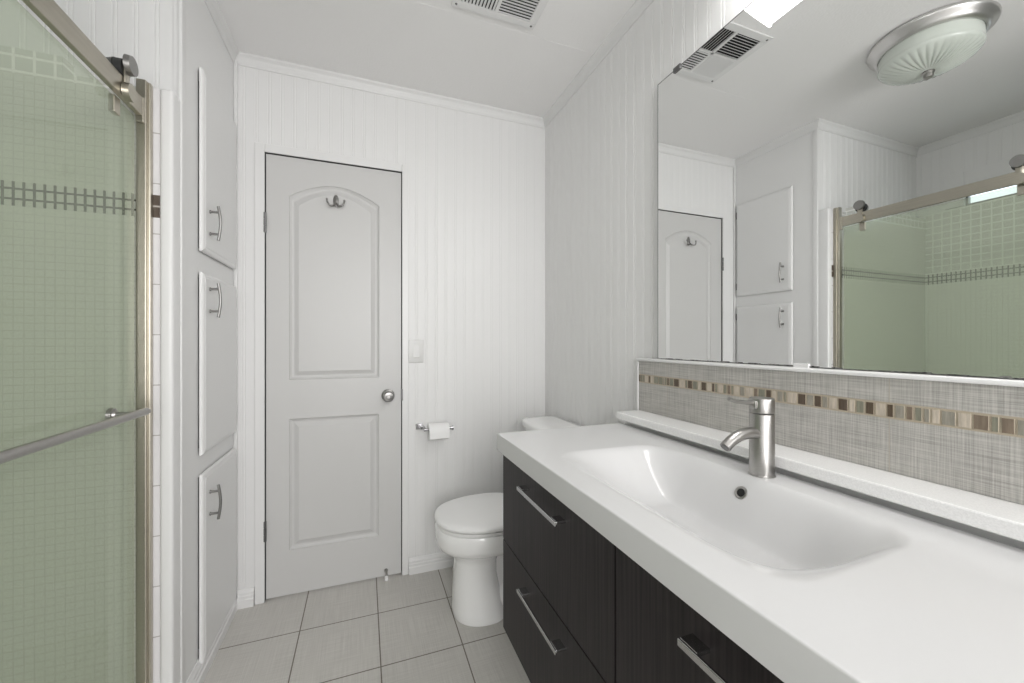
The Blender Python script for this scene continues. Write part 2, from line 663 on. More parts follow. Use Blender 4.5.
def face_with_hole_rects():
    # stiles, rails
    for (a, b_, c, d) in ((lx0, P1[0], lz0, lz1), (P1[1], lx1, lz0, lz1)):
        bm.faces.new([bm.verts.new((a, YD, c)), bm.verts.new((b_, YD, c)), bm.verts.new((b_, YD, d)),
                      bm.verts.new((a, YD, d))])
    for (c, d) in ((lz0, P2[2]), (P2[3], P1[2])):
        bm.faces.new([bm.verts.new((P1[0], YD, c)), bm.verts.new((P1[1], YD, c)), bm.verts.new((P1[1], YD, d)),
                      bm.verts.new((P1[0], YD, d))])
    top = panel_outline(*P1)[2:]
    for (xa, za), (xb, zb) in zip(top[:-1], top[1:]):
        bm.faces.new([bm.verts.new((xa, YD, za)), bm.verts.new((xa, YD, lz1)), bm.verts.new((xb, YD, lz1)),
                      bm.verts.new((xb, YD, zb))])
    # slim filler where the lower panel is 2 mm narrower
    bm.faces.new([bm.verts.new((P2[1], YD, P2[2])), bm.verts.new((P1[1], YD, P2[2])),
                  bm.verts.new((P1[1], YD, P2[3])), bm.verts.new((P2[1], YD, P2[3]))])


face_with_hole_rects()
for P in (P1, P2):
    rings = []
    for d, dep in ((0, 0), (0.003, 0.0055), (0.012, 0.0115), (0.020, 0.0120), (0.036, 0.0045), (0.040, 0.0025)):
        rings.append([(x, YD + dep, z) for x, z in panel_outline(*ins(P, d))])
    loft(bm, rings, cap0=False, cap1=True)
# edges and back
for (a, b_, c, d) in ((lx0, lx0, lz0, lz1), (lx1, lx1, lz0, lz1)):
    bm.faces.new([bm.verts.new((a, YD, c)), bm.verts.new((a, YD + 0.034, c)), bm.verts.new((a, YD + 0.034, d)),
                  bm.verts.new((a, YD, d))])
for z in (lz0, lz1):
    bm.faces.new([bm.verts.new((lx0, YD, z)), bm.verts.new((lx1, YD, z)), bm.verts.new((lx1, YD + 0.034, z)),
                  bm.verts.new((lx0, YD + 0.034, z))])
bm.faces.new([bm.verts.new((lx0, YD + 0.034, lz0)), bm.verts.new((lx1, YD + 0.034, lz0)),
              bm.verts.new((lx1, YD + 0.034, lz1)), bm.verts.new((lx0, YD + 0.034, lz1))])
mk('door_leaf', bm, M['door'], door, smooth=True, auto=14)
# casing: thin flat trim with a rounded inner lip
bm = B()
for (a, b_, c, d) in ((-0.464, DX0, 0, 2.096), (DX1, 0.214, 0, 2.096), (DX0, DX1, DZ, 2.096)):
    box(bm, a, b_, YB - 0.010, YB + 0.0, c, d, 0.003, 2)
mk('door_casing', bm, M['trim'], door)
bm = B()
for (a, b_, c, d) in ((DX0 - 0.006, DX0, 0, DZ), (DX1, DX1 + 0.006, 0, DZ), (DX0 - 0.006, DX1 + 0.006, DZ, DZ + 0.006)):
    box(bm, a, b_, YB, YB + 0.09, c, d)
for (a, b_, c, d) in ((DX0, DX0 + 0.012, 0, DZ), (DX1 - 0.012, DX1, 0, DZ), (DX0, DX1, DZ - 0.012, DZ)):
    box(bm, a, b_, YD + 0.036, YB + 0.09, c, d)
mk('door_jamb', bm, M['gap_shade'], door)  # jamb darkened by colour so the gap round the leaf looks shaded
for z in (1.735, 0.325):
    bm = B()
    for k in range(3):
        cyl(bm, (DX0 + 0.002, YB - 0.008, z - 0.045 + k * 0.031), (DX0 + 0.002, YB - 0.008, z - 0.016 + k * 0.031), 0.006, n=12)
    box(bm, DX0 + 0.001, DX0 + 0.0035, YB - 0.008, YB + 0.02, z - 0.045, z + 0.046)
    mk('door_hinge', bm, M['darkmetal'], door, smooth=True)
# knob with rose and button
kx, kz = 0.114, 0.920
bm = B()
prof = [(0.032, 0), (0.032, 0.004), (0.027, 0.007), (0.012, 0.010), (0.011, 0.024), (0.016, 0.030), (0.024, 0.036),
        (0.027, 0.046), (0.026, 0.056), (0.021, 0.062), (0.011, 0.0635), (0.009, 0.060), (0.0, 0.060)]
rings = [[(kx + max(r, 1e-5) * math.cos(2 * PI * k / 40), YD - h, kz + max(r, 1e-5) * math.sin(2 * PI * k / 40)) for k in range(40)]
         for r, h in prof]
loft(bm, rings)
box(bm, kx - 0.005, kx + 0.005, YD - 0.064, YD - 0.060, kz - 0.0015, kz + 0.0015)
kn = mk('door_knob', bm, M['darknickel'], door, smooth=True)
bm = B()
box(bm, DX1 - 0.003, DX1 + 0.0045, YB - 0.0108, YB + 0.002, kz - 0.028, kz + 0.030, 0.0008)
mk('strike_plate', bm, M['darkmetal'], door)
# spring stop at the foot of the leaf
bm = B()
sx, sz = 0.104, 0.036
cyl(bm, (sx, YD, sz), (sx, YD - 0.006, sz), 0.010, 0.009, 18)
pts = []
for k in range(0, 121):
    a = k / 120 * 2 * PI * 7
    pts.append((sx + 0.0052 * math.cos(a), YD - 0.006 - 0.040 * k / 120, sz - 0.010 * (k / 120) ** 2 + 0.0052 * math.sin(a)))
tube(bm, pts, 0.0012, 6)
ds = mk('door_stop', bm, M['nickel'], door, smooth=True)
bm = B()
cyl(bm, (sx, YD - 0.044, sz - 0.010), (sx, YD - 0.060, sz - 0.014), 0.009, 0.008, 18)
mk('rubber_tip', bm, M['plastic'], ds, smooth=True)
place(door, ((DX0 + DX1) / 2, YB, 0))

# robe hook on the door (screwed on: carried by the leaf)
rh = thing('robe_hook', 'small brushed nickel double robe hook near the top of the white arched-panel door', 'hook')
hx, hz = -0.127, 1.873
YH = YD + 0.002
bm = B()
pts = [(hx + 0.013 * math.cos(2 * PI * k / 24), 0, hz + 0.030 * math.sin(2 * PI * k / 24)) for k in range(24)]
loft(bm, [[(x, YH + 0.001, z) for x, y, z in pts], [(x, YH - 0.003, z) for x, y, z in pts],
          [(hx + (x - hx) * 0.8, YH - 0.005, hz + (z - hz) * 0.88) for x, y, z in pts]])
cyl(bm, (hx, YH - 0.004, hz + 0.016), (hx, YH - 0.008, hz + 0.016), 0.004, 0.002, 12)
mk('back_plate', bm, M['darknickel'], rh, smooth=True)
for s in (-1, 1):
    bm = B()
    pts = []
    for k in range(15):
        t = k / 14
        a = PI * t
        pts.append((hx + s * (0.004 + 0.019 * (1 - math.cos(a)) * 0.9), YH - 0.006 - 0.026 * math.sin(a * 0.7),
                    hz - 0.012 - 0.024 * math.sin(a) + 0.010 * t))
    tube(bm, pts, 0.0042, 10, [0.0052 - 0.0012 * k / 14 for k in range(15)])
    p = pts[-1]
    bmesh.ops.create_icosphere(bm, subdivisions=2, radius=0.0055, matrix=Matrix.Translation(p))
    mk('hook', bm, M['darknickel'], rh, smooth=True)
place(rh, (hx, YH, hz - 0.03))

# ------------------------------------------------------------------ built-in cupboard
cab = thing('linen_cupboard', 'white built-in cupboard with three stacked doors, set in the wall between shower and entry door',
            'cupboard')
bm = B()
box(bm, XL - 0.20, XL - 0.19, CY0 - 0.01, CY1 + 0.01, 0.03, 2.18)
box(bm, XL - 0.20, XL - 0.0205, CY0 - 0.02, CY0 - 0.01, 0.03, 2.18)
box(bm, XL - 0.20, XL - 0.0205, CY1 + 0.008, CY1 + 0.018, 0.03, 2.18)
for z in (0.03, 0.755, 1.47, 2.17):
    box(bm, XL - 0.20, XL - 0.0205, CY0 - 0.01, CY1 + 0.01, z, z + 0.01)
mk('carcass', bm, M['gap_shade'], cab)
for i, (z0, z1) in enumerate(CUP):
    bm = B()
    rings = []
    # raised lip: square edge, a small step, then the flat field
    for d, dep in ((0.001, 0.0048), (0.0, 0.0055), (0.0, 0.009), (0.002, 0.0135), (0.006, 0.0165), (0.012, 0.018), (0.015, 0.0178), (0.018, 0.0195)):
        rings.append([(XL + dep, y, z) for y, z in ((CY0 + d, z0 + d), (CY1 - d, z0 + d), (CY1 - d, z1 - d), (CY0 + d, z1 - d))])
    loft(bm, rings)
    dr = mk('cupboard_door', bm, M['flatwall'], cab)
    hyy = CY0 + 0.052
    hc = (1.623, 1.342, 0.606)[i]
    bm = B()
    for s in (-1, 1):
        cyl(bm, (XL + 0.020, hyy, hc + s * 0.040), (XL + 0.046, hyy, hc + s * 0.040), 0.0042, n=12)
        cyl(bm, (XL + 0.0215, hyy, hc + s * 0.040), (XL + 0.024, hyy, hc + s * 0.040), 0.007, 0.006, n=14)
    pts = [(XL + 0.046 + 0.007 * math.cos(t / 10 * PI / 2), hyy, hc + 0.0625 * t / 10) for t in range(-10, 11)]
    tube(bm, pts, 0.0048, 12)
    mk('handle', bm, M['darknickel'], dr, smooth=True)
    for z in ((z0 + 0.07), (z1 - 0.07)):
        bm = B()
        cyl(bm, (XL + 0.010, CY1 + 0.002, z - 0.022), (XL + 0.010, CY1 + 0.002, z + 0.022), 0.0045, n=10)
        box(bm, XL, XL + 0.002, CY1 + 0.001, CY1 + 0.016, z - 0.022, z + 0.022)
        mk('hinge', bm, M['darkmetal'], dr, smooth=True)
place(cab, (XL, (CY0 + CY1) / 2, 0.03))

# ------------------------------------------------------------------ shower enclosure
sh = thing('shower_enclosure', 'sliding green glass shower door hung on rollers from a champagne metal rail, with towel bar',
           'shower door')
XG = -0.624
bm = B()
box(bm, XG - 0.004, XG + 0.004, 0.62, 1.452, 0.128, 1.842, 0.001)
mk('sliding_panel', bm, M['sglass'], sh)
bm = B()
box(bm, XG - 0.034, XG - 0.027, 0.004, 0.70, 0.125, 1.89, 0.001)
mk('fixed_panel', bm, M['sglass'], sh)
XRL = -0.609
bm = B()
box(bm, XRL - 0.007, XRL + 0.008, 0.0, 1.450, 1.845, 1.898, 0.002)
mk('rail', bm, M['champ'], sh)
bm = B()
box(bm, -0.622, -0.598, 1.462, 1.491, 0.12, 1.958, 0.002)
box(bm, -0.604, -0.592, 1.474, 1.491, 0.12, 1.958, 0.003)
mk('wall_jamb', bm, M['champ'], sh)
bm = B()
box(bm, XRL - 0.009, XRL + 0.010, 1.450, 1.4615, 1.828, 1.901, 0.002)
mk('rail_bracket', bm, M['champ'], sh)
bm = B()
box(bm, -0.665, -0.60, 0.004, 1.49, 0.12, 0.128, 0.002)
mk('bottom_track', bm, M['champ'], sh)
for y in (1.362, 0.80):
    bm = B()
    box(bm, XRL + 0.009, XRL + 0.013, y - 0.012, y + 0.012, 1.862, 1.935, 0.0015)
    cyl(bm, (XRL + 0.009, y, 1.862), (XRL + 0.024, y, 1.862), 0.024, 0.0225, 32)
    rl = mk('roller_hanger', bm, M['champ'], sh, smooth=True)
    bm = B()
    cyl(bm, (XRL - 0.010, y, 1.923), (XRL + 0.0085, y, 1.923), 0.024, n=32)
    mk('wheel', bm, M['dark'], rl, smooth=True)
    bm = B()
    cyl(bm, (XRL + 0.0135, y, 1.935), (XRL + 0.026, y, 1.935), 0.026, 0.024, 32)
    mk('wheel_cap', bm, M['darknickel'], rl, smooth=True)
    bm = B()
    cyl(bm, (XRL - 0.030, y, 1.923), (XRL - 0.011, y, 1.923), 0.019, 0.025, 32)
    mk('wheel_cap', bm, M['darknickel'], rl, smooth=True)
    bm = B()
    box(bm, XG - 0.007, XG + 0.007, y - 0.014, y + 0.014, 1.80, 1.845, 0.002)
    mk('glass_clamp', bm, M['champ'], rl)
XB = -0.560
bm = B()
zb = 1.000
tube(bm, [(XB, 0.66, zb), (XB, 1.00, zb), (XB, 1.370, zb)], 0.0102, 18)
bmesh.ops.create_uvsphere(bm, u_segments=16, v_segments=8, radius=0.0101, matrix=Matrix.Translation((XB, 1.370, zb)))
for y in (1.331, 0.76):
    cyl(bm, (XG + 0.004, y, zb), (XB, y, zb), 0.0065, n=16)
    cyl(bm, (XG + 0.004, y, zb), (XG + 0.014, y, zb), 0.018, 0.017, 28)
    cyl(bm, (XG + 0.014, y, zb), (XG + 0.020, y, zb), 0.012, 0.010, 28)
mk('towel_bar', bm, M['nickel'], sh, smooth=True)
place(sh, (-0.61, 0.75, 0.12))

# shower window
win = bpy.data.objects.new('window_1', None)
COL.objects.link(win)
win['kind'] = 'structure'
bm = B()
for (a, b_, c, d) in ((WY1, WY1 + 0.085, WZ0 - 0.0, WZ1 + 0.085), (WY0 - 0.085, WY0, WZ0 - 0.0, WZ1 + 0.085), (WY0, WY1, WZ1, WZ1 + 0.085)):
    box(bm, xw - 0.002, xw + 0.016, a, b_, c, d, 0.002)
mk('window_casing', bm, M['trim'], win)
bm = B()
for (a, b_, c, d) in ((WY1 - 0.012, WY1, WZ0, WZ1), (WY0, WY0 + 0.012, WZ0, WZ1), (WY0, WY1, WZ1 - 0.012, WZ1), (WY0, WY1, WZ0, WZ0 + 0.010)):
    box(bm, XFAR - 0.03, XFAR + 0.004, a, b_, c, d, 0.001)
mk('window_frame', bm, M['darkmetal'], win)
bm = B()
box(bm, XFAR - 0.028, XFAR - 0.022, WY0 + 0.01, WY1 - 0.01, WZ0 + 0.008, WZ1 - 0.01)
mk('window_pane', bm, M['pane'], win)
place(win, (XFAR, (WY0 + WY1) / 2, WZ0))

# ------------------------------------------------------------------ vanity cabinets
XF = 0.414
ZT, ZM, ZBt = 0.8385, 0.567, 0.285


def vanity(y1, y0, label):
    t = thing('vanity_cabinet', label, 'bathroom cabinet', group='wall-hung drawer units under the washbasin')
    bm = B()
    box(bm, XF + 0.020, XR - 0.012, y0 + 0.001, y1 - 0.001, ZBt + 0.002, 0.765, 0.001)
    mk('carcass', bm, M['wood'], t)
    hy0, hy1 = (y0 + y1) / 2 - 0.118, (y0 + y1) / 2 + 0.114
    for (a, b_, hz_) in ((ZM + 0.0015, ZT, 0.794), (ZBt, ZM - 0.0015, 0.515)):
        bm = B()
        box(bm, XF, XF + 0.018, y0 + 0.0015, y1 - 0.0015, a, b_, 0.001)
        box(bm, XF + 0.018, XF + 0.40, y0 + 0.03, y1 - 0.03, a + 0.03, min(b_ - 0.08, 0.70))
        d = mk('drawer', bm, M['wood'], t)
        bm = B()
        box(bm, XF - 0.026, XF - 0.0215, hy0, hy1, hz_ - 0.0055, hz_ + 0.0045, 0.0012)
        for s, e in ((hy0, hy0 + 0.030), (hy1 - 0.030, hy1)):
            box(bm, XF - 0.0225, XF + 0.001, s, e, hz_ - 0.0015, hz_ + 0.0045, 0.0012)
        mk('handle', bm, M['dsteel'], d)
    place(t, (0.7, (y0 + y1) / 2, ZBt))
    return t


vanity(1.192, 0.591, 'black-brown two-drawer wall-hung vanity cabinet nearest the toilet, under the left half of the basin')
vanity(0.589, 0.014, 'black-brown two-drawer wall-hung vanity cabinet nearest the viewer, under the right half of the basin')

# washbasin top as one continuous surface with the bowl sunk in it
wb = thing('washbasin', 'long white washbasin counter with one wide shallow bowl on the dark vanity cabinets', 'washbasin')
ZCt = 0.893
CX0, CX1, CY_0, CY_1 = 0.4085, 0.884, 0.012, 1.226
NX, NY = 110, 230


def sst(t):
    t = max(0.0, min(1.0, t))
    return t * t * (3 - 2 * t)


def bowl(x, y):
    bx0, bx1 = 0.466, 0.806
    cy = 0.640
    # the bowl is longest at the front third and its back corners are drawn in
    u = (x - bx0) / (bx1 - bx0)
    if u <= 0 or u >= 1:
        return 0.0
    hl = 0.316 - 0.018 * u
    # rounded corners
    cr = 0.075
    dx = min(x - bx0, bx1 - x)
    if dx < cr:
        hl -= cr - math.sqrt(max(cr * cr - (cr - dx) ** 2, 0))
    de = hl - abs(y - cy)
    if de <= 0:
        return 0.0
    fr_ = sst((x - bx0) / 0.215)
    bk = sst((bx1 - x) / 0.085)
    en = sst(de / 0.150)
    # quick first lip so that the rim reads as an edge
    lip = sst(min(x - bx0, bx1 - x, de) / 0.030)
    return 0.108 * (fr_ ** 0.8) * (bk ** 0.85) * (en ** 0.8) + 0.0012 * lip


bm = B()
G = []
for i in range(NX + 1):
    row = []
    for j in range(NY + 1):
        x = CX0 + (CX1 - CX0) * i / NX
        y = CY_0 + (CY_1 - CY_0) * j / NY
        e = min(x - CX0, y - CY_0, CY_1 - y, 1)
        rnd = 0.0
        row.append(bm.verts.new((x, y, ZCt - bowl(x, y) - rnd)))
    G.append(row)
for i in range(NX):
    for j in range(NY):
        bm.faces.new((G[i][j], G[i + 1][j], G[i + 1][j + 1], G[i][j + 1]))
# rounded outer edge and apron
per = [G[i][0] for i in range(NX)] + [G[NX][j] for j in range(NY)] + [G[i][NY] for i in range(NX, 0, -1)] + \
      [G[0][j] for j in range(NY, 0, -1)]
cx_, cy_ = (CX0 + CX1) / 2, (CY_0 + CY_1) / 2
prev = per
for off, dz in ((0.0012, 0.0004), (0.0022, 0.0013), (0.0028, 0.003), (0.0028, 0.054)):
    cur = []
    for v in per:
        ox = -off if abs(v.co.x - CX0) < 1e-6 else (off if abs(v.co.x - CX1) < 1e-6 else 0)
        oy = -off if abs(v.co.y - CY_0) < 1e-6 else (off if abs(v.co.y - CY_1) < 1e-6 else 0)
        cur.append(bm.verts.new((v.co.x + ox, v.co.y + oy, ZCt - dz)))
    n = len(per)
    for k in range(n):
        bm.faces.new((prev[k], prev[(k + 1) % n], cur[(k + 1) % n], cur[k]))
    prev = cur
# underside, following the bowl 12 mm below its face
H_ = []
for i in range(NX + 1):
    row = []
    for j in range(NY + 1):
        x = CX0 + (CX1 - CX0) * i / NX
        y = CY_0 + (CY_1 - CY_0) * j / NY
        row.append(bm.verts.new((x, y, ZCt - max(0.054, bowl(x, y) + 0.012))))
    H_.append(row)
for i in range(NX):
    for j in range(NY):
        bm.faces.new((H_[i][j], H_[i][j + 1], H_[i + 1][j + 1], H_[i + 1][j]))
low = [H_[i][0] for i in range(NX)] + [H_[NX][j] for j in range(NY)] + [H_[i][NY] for i in range(NX, 0, -1)] + \
      [H_[0][j] for j in range(NY, 0, -1)]
n = len(prev)
for k in range(n):
    bm.faces.new((prev[k], prev[(k + 1) % n], low[(k + 1) % n], low[k]))
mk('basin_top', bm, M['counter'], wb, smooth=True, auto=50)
# overflow on the back slope of the bowl
ox, oy = 0.778, 0.642
oz = ZCt - bowl(ox, oy)
e = 0.002
nrm = Vector(((bowl(ox + e, oy) - bowl(ox - e, oy)) / (2 * e), 0, 1)).normalized()
c0 = Vector((ox, oy, oz))
bm = B()
q = Vector((0, 0, 1)).rotation_difference(nrm).to_matrix()
prof = [(0.0115, -0.004), (0.0145, 0.000), (0.0140, 0.0022), (0.0120, 0.0026), (0.0092, 0.0010), (0.0088, -0.004)]
rings = []
for r, h in prof:
    rings.append([c0 + q @ Vector((r * math.cos(2 * PI * k / 32), r * math.sin(2 * PI * k / 32), h)) for k in range(32)])
loft(bm, rings, cap0=False, cap1=False)
ov = mk('overflow_ring', bm, M['nickel'], wb, smooth=True)
bm = B()
rings = [[c0 + q @ Vector((r * math.cos(2 * PI * k / 32), r * math.sin(2 * PI * k / 32), h)) for k in range(32)]
         for r, h in ((0.0092, 0.0006), (0.0001, 0.0008))]
loft(bm, rings, cap0=False)
mk('overflow_hole', bm, M['black'], ov)
# drain at the deepest spot
dx_, dy_ = 0.715, 0.640
dz_ = ZCt - bowl(dx_, dy_)
bm = B()
lathe(bm, [(0.030, dz_ - 0.002), (0.030, dz_ + 0.001), (0.027, dz_ + 0.002), (0.022, dz_ + 0.0015)], dx_, dy_, 36)
place(wb, (cx_, cy_, ZCt - 0.054))
bm.free()

# faucet
fa = thing('faucet', 'brushed nickel single-lever faucet standing behind the washbasin bowl', 'faucet')
fx, fy = 0.834, 0.636
bm = B()
lathe(bm, [(0.0265, ZCt + 0.0005), (0.0265, ZCt + 0.003), (0.025, ZCt + 0.004), (0.0248, ZCt + 0.136), (0.0235, ZCt + 0.138),
           (0.0225, ZCt + 0.1385)], fx, fy, 48)
mk('body', bm, M['nickel'], fa, smooth=True)
bm = B()
lathe(bm, [(0.0225, ZCt + 0.139), (0.0245, ZCt + 0.140), (0.0248, ZCt + 0.1415), (0.0248, ZCt + 0.170), (0.0238, ZCt + 0.172),
           (0.001, ZCt + 0.1725)], fx, fy, 48)
box(bm, fx - 0.030, fx - 0.020, fy - 0.008, fy + 0.008, ZCt + 0.150, ZCt + 0.167, 0.002)
cp = mk('cap', bm, M['nickel'], fa, smooth=True)
bm = B()
tube(bm, [(fx - 0.022, fy, ZCt + 0.163), (fx - 0.05, fy, ZCt + 0.1645), (fx - 0.08, fy, ZCt + 0.168), (fx - 0.098, fy, ZCt + 0.175)],
     0.0035, 14, [0.0055, 0.0048, 0.0045, 0.0048])
mk('lever', bm, M['nickel'], fa, smooth=True)
bm = B()
pts = []
for k in range(13):
    t = k / 12
    x = fx - 0.012 - 0.098 * t
    z = ZCt + 0.092 + 0.012 * math.sin(t * PI * 0.62) - 0.032 * t ** 2.2
    pts.append((x, fy, z))
tube(bm, pts, 0.012, 24, [0.0135 - 0.002 * k / 12 for k in range(13)])
sp_ = mk('spout', bm, M['nickel'], fa, smooth=True)
p1_, p0_ = Vector(pts[-1]), Vector(pts[-2])
dd = (p1_ - p0_).normalized()
bm = B()
cyl(bm, p1_ + dd * 0.0001, p1_ + dd * 0.0008, 0.0090, n=24)
mk('aerator', bm, M['darkmetal'], sp_)
place(fa, (fx, fy, ZCt))

# quartz ledge over the back edge of the counter
bm = B()
box(bm, 0.868, XR - 0.002, 0.0, 1.232, 0.908, 0.934, 0.003, 2)
q_ = mk('quartz_ledge', bm, M['quartz'])
tag(q_, 'narrow white speckled quartz ledge between the washbasin and the grey tiled backsplash', 'ledge')
bm = B()
box(bm, 0.905, XR - 0.002, 0.03, 1.222, 0.86, 0.9075)
o = mk('ledge_support', bm, M['trim'], q_)

# backsplash
bs = thing('backsplash', 'grey linen-textured tile backsplash with a striped brown and beige mosaic band, below the mirror',
           'backsplash')
XT = 0.969
bm = B()
box(bm, XT, XR - 0.001, 0.0, 1.232, 0.9345, 1.039, 0.0008)
box(bm, XT, XR - 0.001, 0.0, 1.232, 1.071, 1.119, 0.0008)
mk('tile_field', bm, M['splash'], bs)
bm = B()
box(bm, XT + 0.001, XR - 0.001, 0.0, 1.232, 1.039, 1.071)
kinds = ['m_beige', 'm_brown', 'm_green', 'm_taupe', 'm_grey']
y = 1.230
last = -1
while y > 0.01:
    k = random.choices(range(5), weights=(26, 20, 20, 14, 12))[0]
    if k == last and random.random() < 0.7:
        k = (k + 1 + random.randrange(4)) % 5
    last = k
    wd = random.choice((0.006, 0.008, 0.010, 0.014, 0.018, 0.022)) if k else random.choice((0.010, 0.016, 0.022))
    y0 = max(y - wd, 0.002)
    box(bm, XT - 0.0005, XT + 0.004, y0, y, 1.0425, 1.0675, 0.0006, 1, mat=k + 1)
    y = y0 - 0.0028
mk('mosaic_band', bm, [M['m_grout']] + [M[k] for k in kinds], bs)
bm = B()
box(bm, XT - 0.004, XR - 0.001, 1.2325, 1.237, 0.9345, 1.119, 0.001)
mk('edge_trim', bm, M['caulk'], bs)
bm = B()
box(bm, XT - 0.010, XR - 0.001, 0.0, 1.241, 1.1195, 1.1300, 0.004, 3)
mk('top_trim', bm, M['trim'], bs, smooth=True)
place(bs, (0.98, 0.62, 0.9345))

# mirror
mi = thing('wall_mirror', 'large frameless wall mirror above the backsplash', 'mirror')
bm = B()
MZ0, MZ1, MY0, MY1 = 1.1315, 2.092, 0.0, 1.126
box(bm, 0.967, 0.973, MY0, MY1, MZ0, MZ1)
mk('mirror_glass', bm, M['mirror'], mi)
bm = B()
ys = 1.124
while ys > 0.01:
    l = random.uniform(0.008, 0.035)
    h = random.choice((0.0012, 0.002, 0.003, 0.0036))
    box(bm, 0.9664, 0.9672, max(ys - l, 0.002), ys, MZ0, MZ0 + h)
    ys -= l
mk('worn_edge', bm, M['desilver'], mi)
bm = B()
box(bm, 0.9662, 0.9740, 1.1250, 1.1265, MZ0, MZ1)
box(bm, 0.9660, 0.9740, 0.0, 1.1265, MZ1, MZ1 + 0.0015)
mk('polished_edge', bm, M['darkmetal'], mi)
bm = B()
box(bm, 0.962, XR - 0.003, 1.018, 1.048, MZ1 - 0.010, MZ1 + 0.006, 0.001)
mk('mirror_clip', bm, M['darkmetal'], mi)
bm = B()
box(bm, 0.963, XR - 0.003, 0.62, 0.655, MZ0 - 0.003, MZ0 + 0.008, 0.001)
o = mk('mirror_clip', bm, M['clear'], mi)
o['label'] = 'clear plastic clip'
place(mi, (0.97, 0.575, MZ0))

# vanity light above the mirror
vl = thing('vanity_light', 'glowing white box-shaped vanity light on the wall above the mirror', 'wall light')
ya, yb = 0.236, 0.836


def prism(bm, prof, y0, y1):
    loft(bm, [[(x, y0, z) for x, z in prof], [(x, y1, z) for x, z in prof]])


bm = B()
prism(bm, [(XR - 0.001, 2.172), (0.872, 2.142), (0.808, 2.128), (0.800, 2.134), (0.800, 2.215), (0.83, 2.245), (XR - 0.001, 2.245)], ya, yb)
mk('diffuser', bm, M['lit'], vl)
for y in (ya - 0.0016, yb):
    bm = B()
    prism(bm, [(XR - 0.001, 2.168), (0.872, 2.138), (0.806, 2.124), (0.796, 2.132), (0.796, 2.217), (0.829, 2.249), (XR - 0.001, 2.249)], y, y + 0.0015)
    mk('end_cap', bm, M['lit'], vl)
bm = B()
box(bm, 0.83, XR - 0.001, ya, yb, 2.2455, 2.262, 0.002)
mk('housing', bm, M['trim'], vl)
place(vl, (XR, 0.536, 2.172))

# ------------------------------------------------------------------ ceiling vent (register)
cv = thing('ceiling_vent', 'square white louvred metal vent on the ceiling near the right wall', 'ceiling vent')
VX0, VX1, VY0, VY1 = 0.312, 0.652, 1.185, 1.500
bm = B()
fw = 0.032
zt = ZC - 0.0005
for (a, b_, c, d) in ((VX0, VX1, VY0, VY0 + fw), (VX0, VX1, VY1 - fw, VY1), (VX0, VX0 + fw, VY0 + fw, VY1 - fw), (VX1 - fw, VX1, VY0 + fw, VY1 - fw)):
    box(bm, a, b_, c, d, zt - 0.006, zt, 0.0018)
mx_, my_ = (VX0 + VX1) / 2, (VY0 + VY1) / 2
box(bm, mx_ - 0.006, mx_ + 0.006, VY0 + fw, VY1 - fw, zt - 0.006, zt)
box(bm, VX0 + fw, VX1 - fw, my_ - 0.006, my_ + 0.006, zt - 0.006, zt)
for a in (VX0 + 0.016, VX1 - 0.016):
    for c in (VY0 + 0.016, VY1 - 0.016):
        cyl(bm, (a, c, zt - 0.006), (a, c, zt - 0.0085), 0.005, 0.003, 12, mat=1)
mk('vent_frame', bm, [M['trim'], M['darkmetal']], cv)
bm = B()
box(bm, VX0 + fw, VX1 - fw, VY0 + fw, VY1 - fw, zt - 0.001, zt + 0.0003)
mk('duct', bm, M['black'], cv)


def slats(x0, x1, y0, y1, along, tilt):
    bm = B()
    if along == 'x':
        n = 9
        for k in range(n):
            c = y0 + (k + 0.5) * (y1 - y0) / n
            vs = box(bm, x0, x1, c - 0.0052, c + 0.0052, zt - 0.0050, zt - 0.0040)
            bmesh.ops.rotate(bm, cent=(0, c, zt - 0.0045), matrix=Matrix.Rotation(tilt, 3, 'X'), verts=vs)
    else:
        n = 10
        for k in range(n):
            c = x0 + (k + 0.5) * (x1 - x0) / n
            vs = box(bm, c - 0.0052, c + 0.0052, y0, y1, zt - 0.0050, zt - 0.0040)
            bmesh.ops.rotate(bm, cent=(c, 0, zt - 0.0045), matrix=Matrix.Rotation(tilt, 3, 'Y'), verts=vs)
    mk('louvre_bank', bm, M['trim'], cv)


a0, a1, a2, a3 = VX0 + fw, mx_ - 0.006, mx_ + 0.006, VX1 - fw
b0, b1, b2, b3 = VY0 + fw, my_ - 0.006, my_ + 0.006, VY1 - fw
slats(a0, a1, b2, b3, 'y', math.radians(-27))     # far, left: seen open
slats(a2, a3, b2, b3, 'x', math.radians(18))    # far, right: white slats
slats(a0, a1, b0, b1, 'x', math.radians(38))
slats(a2, a3, b0, b1, 'y', math.radians(38))
place(cv, (mx_, my_, ZC))

# ------------------------------------------------------------------ ceiling light
cl = thing('ceiling_light', 'round flush ceiling light with brushed nickel ring and ribbed frosted glass bowl', 'ceiling light')
lx, ly = -0.30, 0.955
bm = B()
lathe(bm, [(0.172, ZC - 0.0005), (0.190, ZC - 0.004), (0.196, ZC - 0.012), (0.192, ZC - 0.022), (0.180, ZC - 0.030), (0.176, ZC - 0.040),
           (0.170, ZC - 0.046), (0.164, ZC - 0.050), (0.158, ZC - 0.050), (0.156, ZC - 0.01)], lx, ly, 96)
mk('metal_ring', bm, M['ring'], cl, smooth=True, auto=60)


def flute(r, z, a):
    k = max(0.0, min(1.0, (r - 0.02) / 0.05)) * max(0.0, min(1.0, (0.152 - r) / 0.02))
    w_ = abs(math.sin(a * 18))
    return r, z - 0.005 * k * w_


